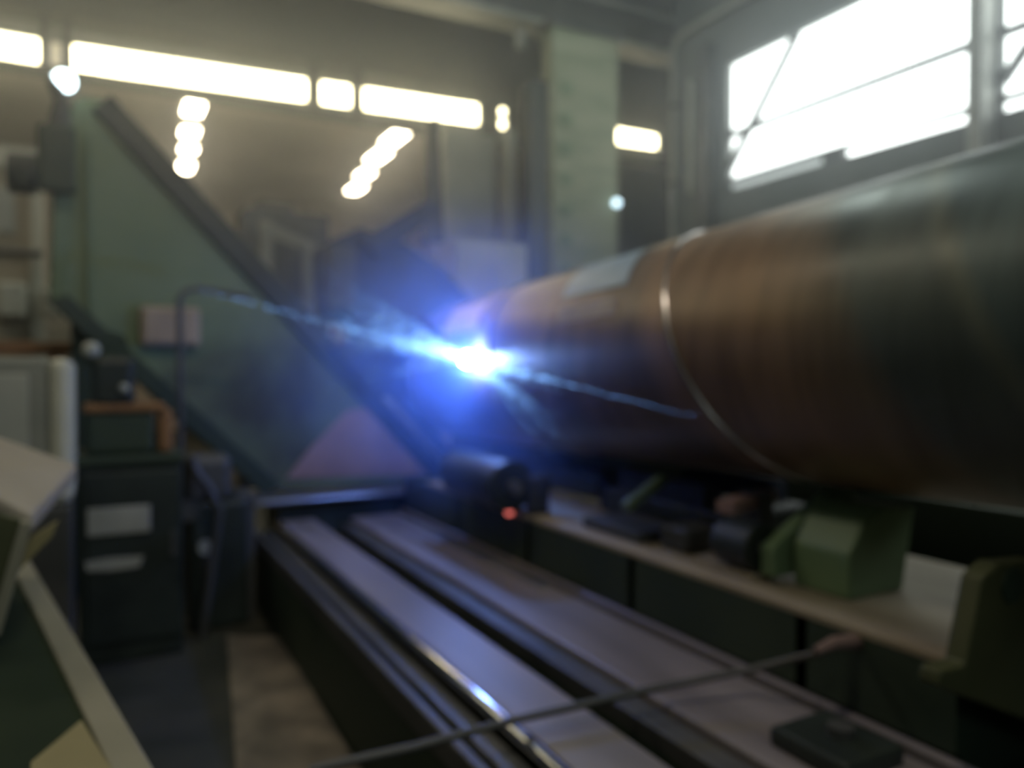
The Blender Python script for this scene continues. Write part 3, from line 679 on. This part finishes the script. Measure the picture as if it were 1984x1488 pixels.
# added spatter: fine hot droplets laid along the arc's flare streaks, past counting
mb = MB()
def drop(p, r):
    mb.add([p + Vector(q) * r for q in ((1, 0, 0), (-1, 0, 0), (0, 1, 0), (0, -1, 0), (0, 0, 1), (0, 0, -1))],
           [(0, 2, 4), (2, 1, 4), (1, 3, 4), (3, 0, 4), (2, 0, 5), (1, 2, 5), (3, 1, 5), (0, 3, 5)])
rnd = random.Random(3)
def stream(tgt, n, jit, r0):
    v = Vector(tgt) - ARC
    for q in range(n):
        u = rnd.random() ** 1.4
        p = ARC + v * (.03 + u * .97) + Vector((rnd.gauss(0, jit), rnd.gauss(0, jit), rnd.gauss(0, jit)))
        drop(p, r0 * (1.2 - u))
stream((0.45, 4.7, 2.17), 170, .004, .0030)          # long streak up to the left
stream((2.02, 2.25, 1.52), 230, .003, .0022)         # and down along the pipe
for k in range(48):
    a = rnd.gauss(.26, .15); L_ = rnd.uniform(.35, 1.25)
    stream(ARC + Vector((-math.cos(a) * L_, rnd.uniform(-.2, .05), math.sin(a) * L_)), int(14 + 26 * L_), .004, .0027)
for k in range(44):
    a = rnd.gauss(.17, .10); L_ = rnd.uniform(.4, 1.7)
    stream((2.17 - .12 * L_, ARC.y - math.cos(a) * L_, ARC.z - math.sin(a) * L_), int(16 + 34 * L_), .003, .0020)
for k in range(22):
    a = rnd.uniform(0, 2 * math.pi); L_ = rnd.uniform(.1, .4)
    stream(ARC + Vector((-abs(math.cos(a)) * L_, -.1 - L_ * .5 * rnd.random(), math.sin(a) * L_ - .06)), 14, .006, .0020)
sp = tag(mb.build('flare_droplets', M['spark']), 'fan of fine blue-white droplets added along the flare streaks of the arc', 'flare droplets', kind='stuff')
# blue-tinted fume volume added around it to give the arc's glow
fm = D.materials.new('glow_fume'); fm.use_nodes = True
nt = fm.node_tree; nt.nodes.clear(); L = nt.links.new
out = nt.nodes.new('ShaderNodeOutputMaterial'); vs = nt.nodes.new('ShaderNodeVolumeScatter')
vs.inputs['Color'].default_value = (0.16, 0.30, 0.8, 1); vs.inputs['Anisotropy'].default_value = 0.0
tc = nt.nodes.new('ShaderNodeTexCoord'); ln = nt.nodes.new('ShaderNodeVectorMath'); ln.operation = 'LENGTH'
mp = nt.nodes.new('ShaderNodeMapping'); mp.inputs['Scale'].default_value = (1 / 1.6, 1 / 1.9, 1 / 1.2)
L(tc.outputs['Object'], mp.inputs[0]); L(mp.outputs[0], ln.inputs[0])
mr = nt.nodes.new('ShaderNodeMapRange'); mr.interpolation_type = 'SMOOTHSTEP'
mr.inputs['From Min'].default_value = 0.1; mr.inputs['From Max'].default_value = 1.0; mr.inputs['To Min'].default_value = 1.0; mr.inputs['To Max'].default_value = 0
L(ln.outputs['Value'], mr.inputs[0])
ns = nt.nodes.new('ShaderNodeTexNoise'); ns.inputs['Scale'].default_value = 2.6; ns.inputs['Detail'].default_value = 2
L(tc.outputs['Object'], ns.inputs[0])
mr2 = nt.nodes.new('ShaderNodeMapRange'); mr2.inputs['From Min'].default_value = .35; mr2.inputs['From Max'].default_value = .65; mr2.inputs['To Min'].default_value = .35; mr2.inputs['To Max'].default_value = 1.4
L(ns.outputs[0], mr2.inputs[0])
m1 = nt.nodes.new('ShaderNodeMath'); m1.operation = 'MULTIPLY'; L(mr.outputs[0], m1.inputs[0]); L(mr2.outputs[0], m1.inputs[1])
m2 = nt.nodes.new('ShaderNodeMath'); m2.operation = 'MULTIPLY'; m2.inputs[1].default_value = FUME = 0.72; L(m1.outputs[0], m2.inputs[0])
L(m2.outputs[0], vs.inputs['Density']); L(vs.outputs[0], out.inputs['Volume'])
fo = MB().ball(ARC, 1.0, 12, (1.6, 1.9, 1.2)).build('glow_fume', fm, origin=ARC)
tag(fo, 'thin blue-tinted fume added around the arc for its glow', 'smoke', kind='stuff')

# ================================================================== RIGHT FOREGROUND
t = thing('lug_bracket', (2.4, 1.0, 0), 'olive green steel bracket with a round hole at the right edge', 'bracket')
X = 2.2
pr = [on(0, x, y, X) for x, y in [(1905, 1105), (1960, 1085), (2060, 1110), (2100, 1460), (1984, 1395), (1815, 1330), (1820, 1300), (1868, 1290)]]
YB = 1.25
pr = [on(1, x, y, YB) for x, y in [(1902, 1120), (1935, 1092), (2010, 1085), (2080, 1110), (2120, 1470), (1984, 1395), (1818, 1330), (1822, 1300), (1870, 1288)]]
MB().prism(pr, (0, .06, 0)).build('plate', M['olive'], t, bevel=.008)
c = on(1, 1962, 1135, YB - .004); MB().tube([c, c + Vector((0, .02, 0))], .035, 24).build('bore', M['black'], t)
MB().tube([c + Vector((0, -.004, 0)), c + Vector((0, .015, 0))], .05, 24).build('boss', M['dkgreen'], t)
A = on(1, 1500, 1330, 1.3)
t2 = thing('gear_housing', (2.3, 1.0, 0), 'dark green gear housing at the bottom right of the picture', 'machine housing')
MB().box(2.23, 3.2, .35, 1.1, 0, .66).build('body', M['dkgreen'], t2, bevel=.03)
MB().box(2.4, 3.0, .5, .95, .66, .72).build('cover', M['dkgreen'], t2, bevel=.02)
t3 = thing('clamp_block', (1.95, 1.5, RZ), 'small low dark clamp block standing on the wide rail', 'clamp')
MB().box(1.80, 2.06, 1.42, 1.7, RZ, RZ + .06).build('body', M['black'], t3, bevel=.015)
MB().tube([(1.94, 1.55, RZ + .06), (1.94, 1.55, RZ + .09)], .04, 14).build('pin', M['dkgrey'], t3)
pts = [on(1, x, y, 1.7) for x, y in [(1580, 1262), (1615, 1246), (1655, 1243), (1690, 1252), (1722, 1262)]]
tag(MB().tube(pts, [.014, .022, .026, .024, .014], 12).build('coupling_sleeve', M['sleeve'], smooth=True), 'short pinkish sleeve at the right end of the steel rod', 'sleeve')

# small lamps and the conduit
p = on(1, 1195, 393, 9.1)
o = MB().ball(p, .055).build('signal_lamp', M['coolsmall'], smooth=True); tag(o, 'small pale blue lamp on the right edge of the green column', 'lamp')
p0 = Vector((WX - .06, 9.5, 3.4)); 
t = thing('wall_conduit', (WX - .06, 9.5, 3.3), 'pale conduit climbing the right wall and bending along its top', 'conduit')
MB().tube([(WX - .06, 9.5, 2.9), (WX - .06, 9.5, 6.7), (WX - .06, 9.42, 6.84), (WX - .06, 9.2, 6.88), (WX - .06, 2, 6.88)], .055, 12).build('tube', M['grey'], t, smooth=True)
for z in (3.4, 4.6, 5.8): MB().box(WX - .13, WX, 9.42, 9.58, z, z + .05).build('clip', M['dkgrey'], t)

# thin haze added in the upper hall for bloom round windows and lamps
hz = D.materials.new('bloom_haze_air'); hz.use_nodes = True
nt = hz.node_tree; nt.nodes.clear()
out = nt.nodes.new('ShaderNodeOutputMaterial'); vs = nt.nodes.new('ShaderNodeVolumeScatter')
vs.inputs['Color'].default_value = (0.9, 0.95, 1, 1); vs.inputs['Anisotropy'].default_value = 0.85; vs.inputs['Density'].default_value = 0.017
nt.links.new(vs.outputs[0], out.inputs['Volume'])
tag(MB().box(-5.95, 13.95, -4.95, 23.9, 1.85, 9.15).build('bloom_haze', hz), 'thin haze added under the roof for bloom round windows and lamps', 'haze', kind='stuff')

for o in D.objects:
    if '_w' in o: del o['_w']
bpy.context.view_layer.update()
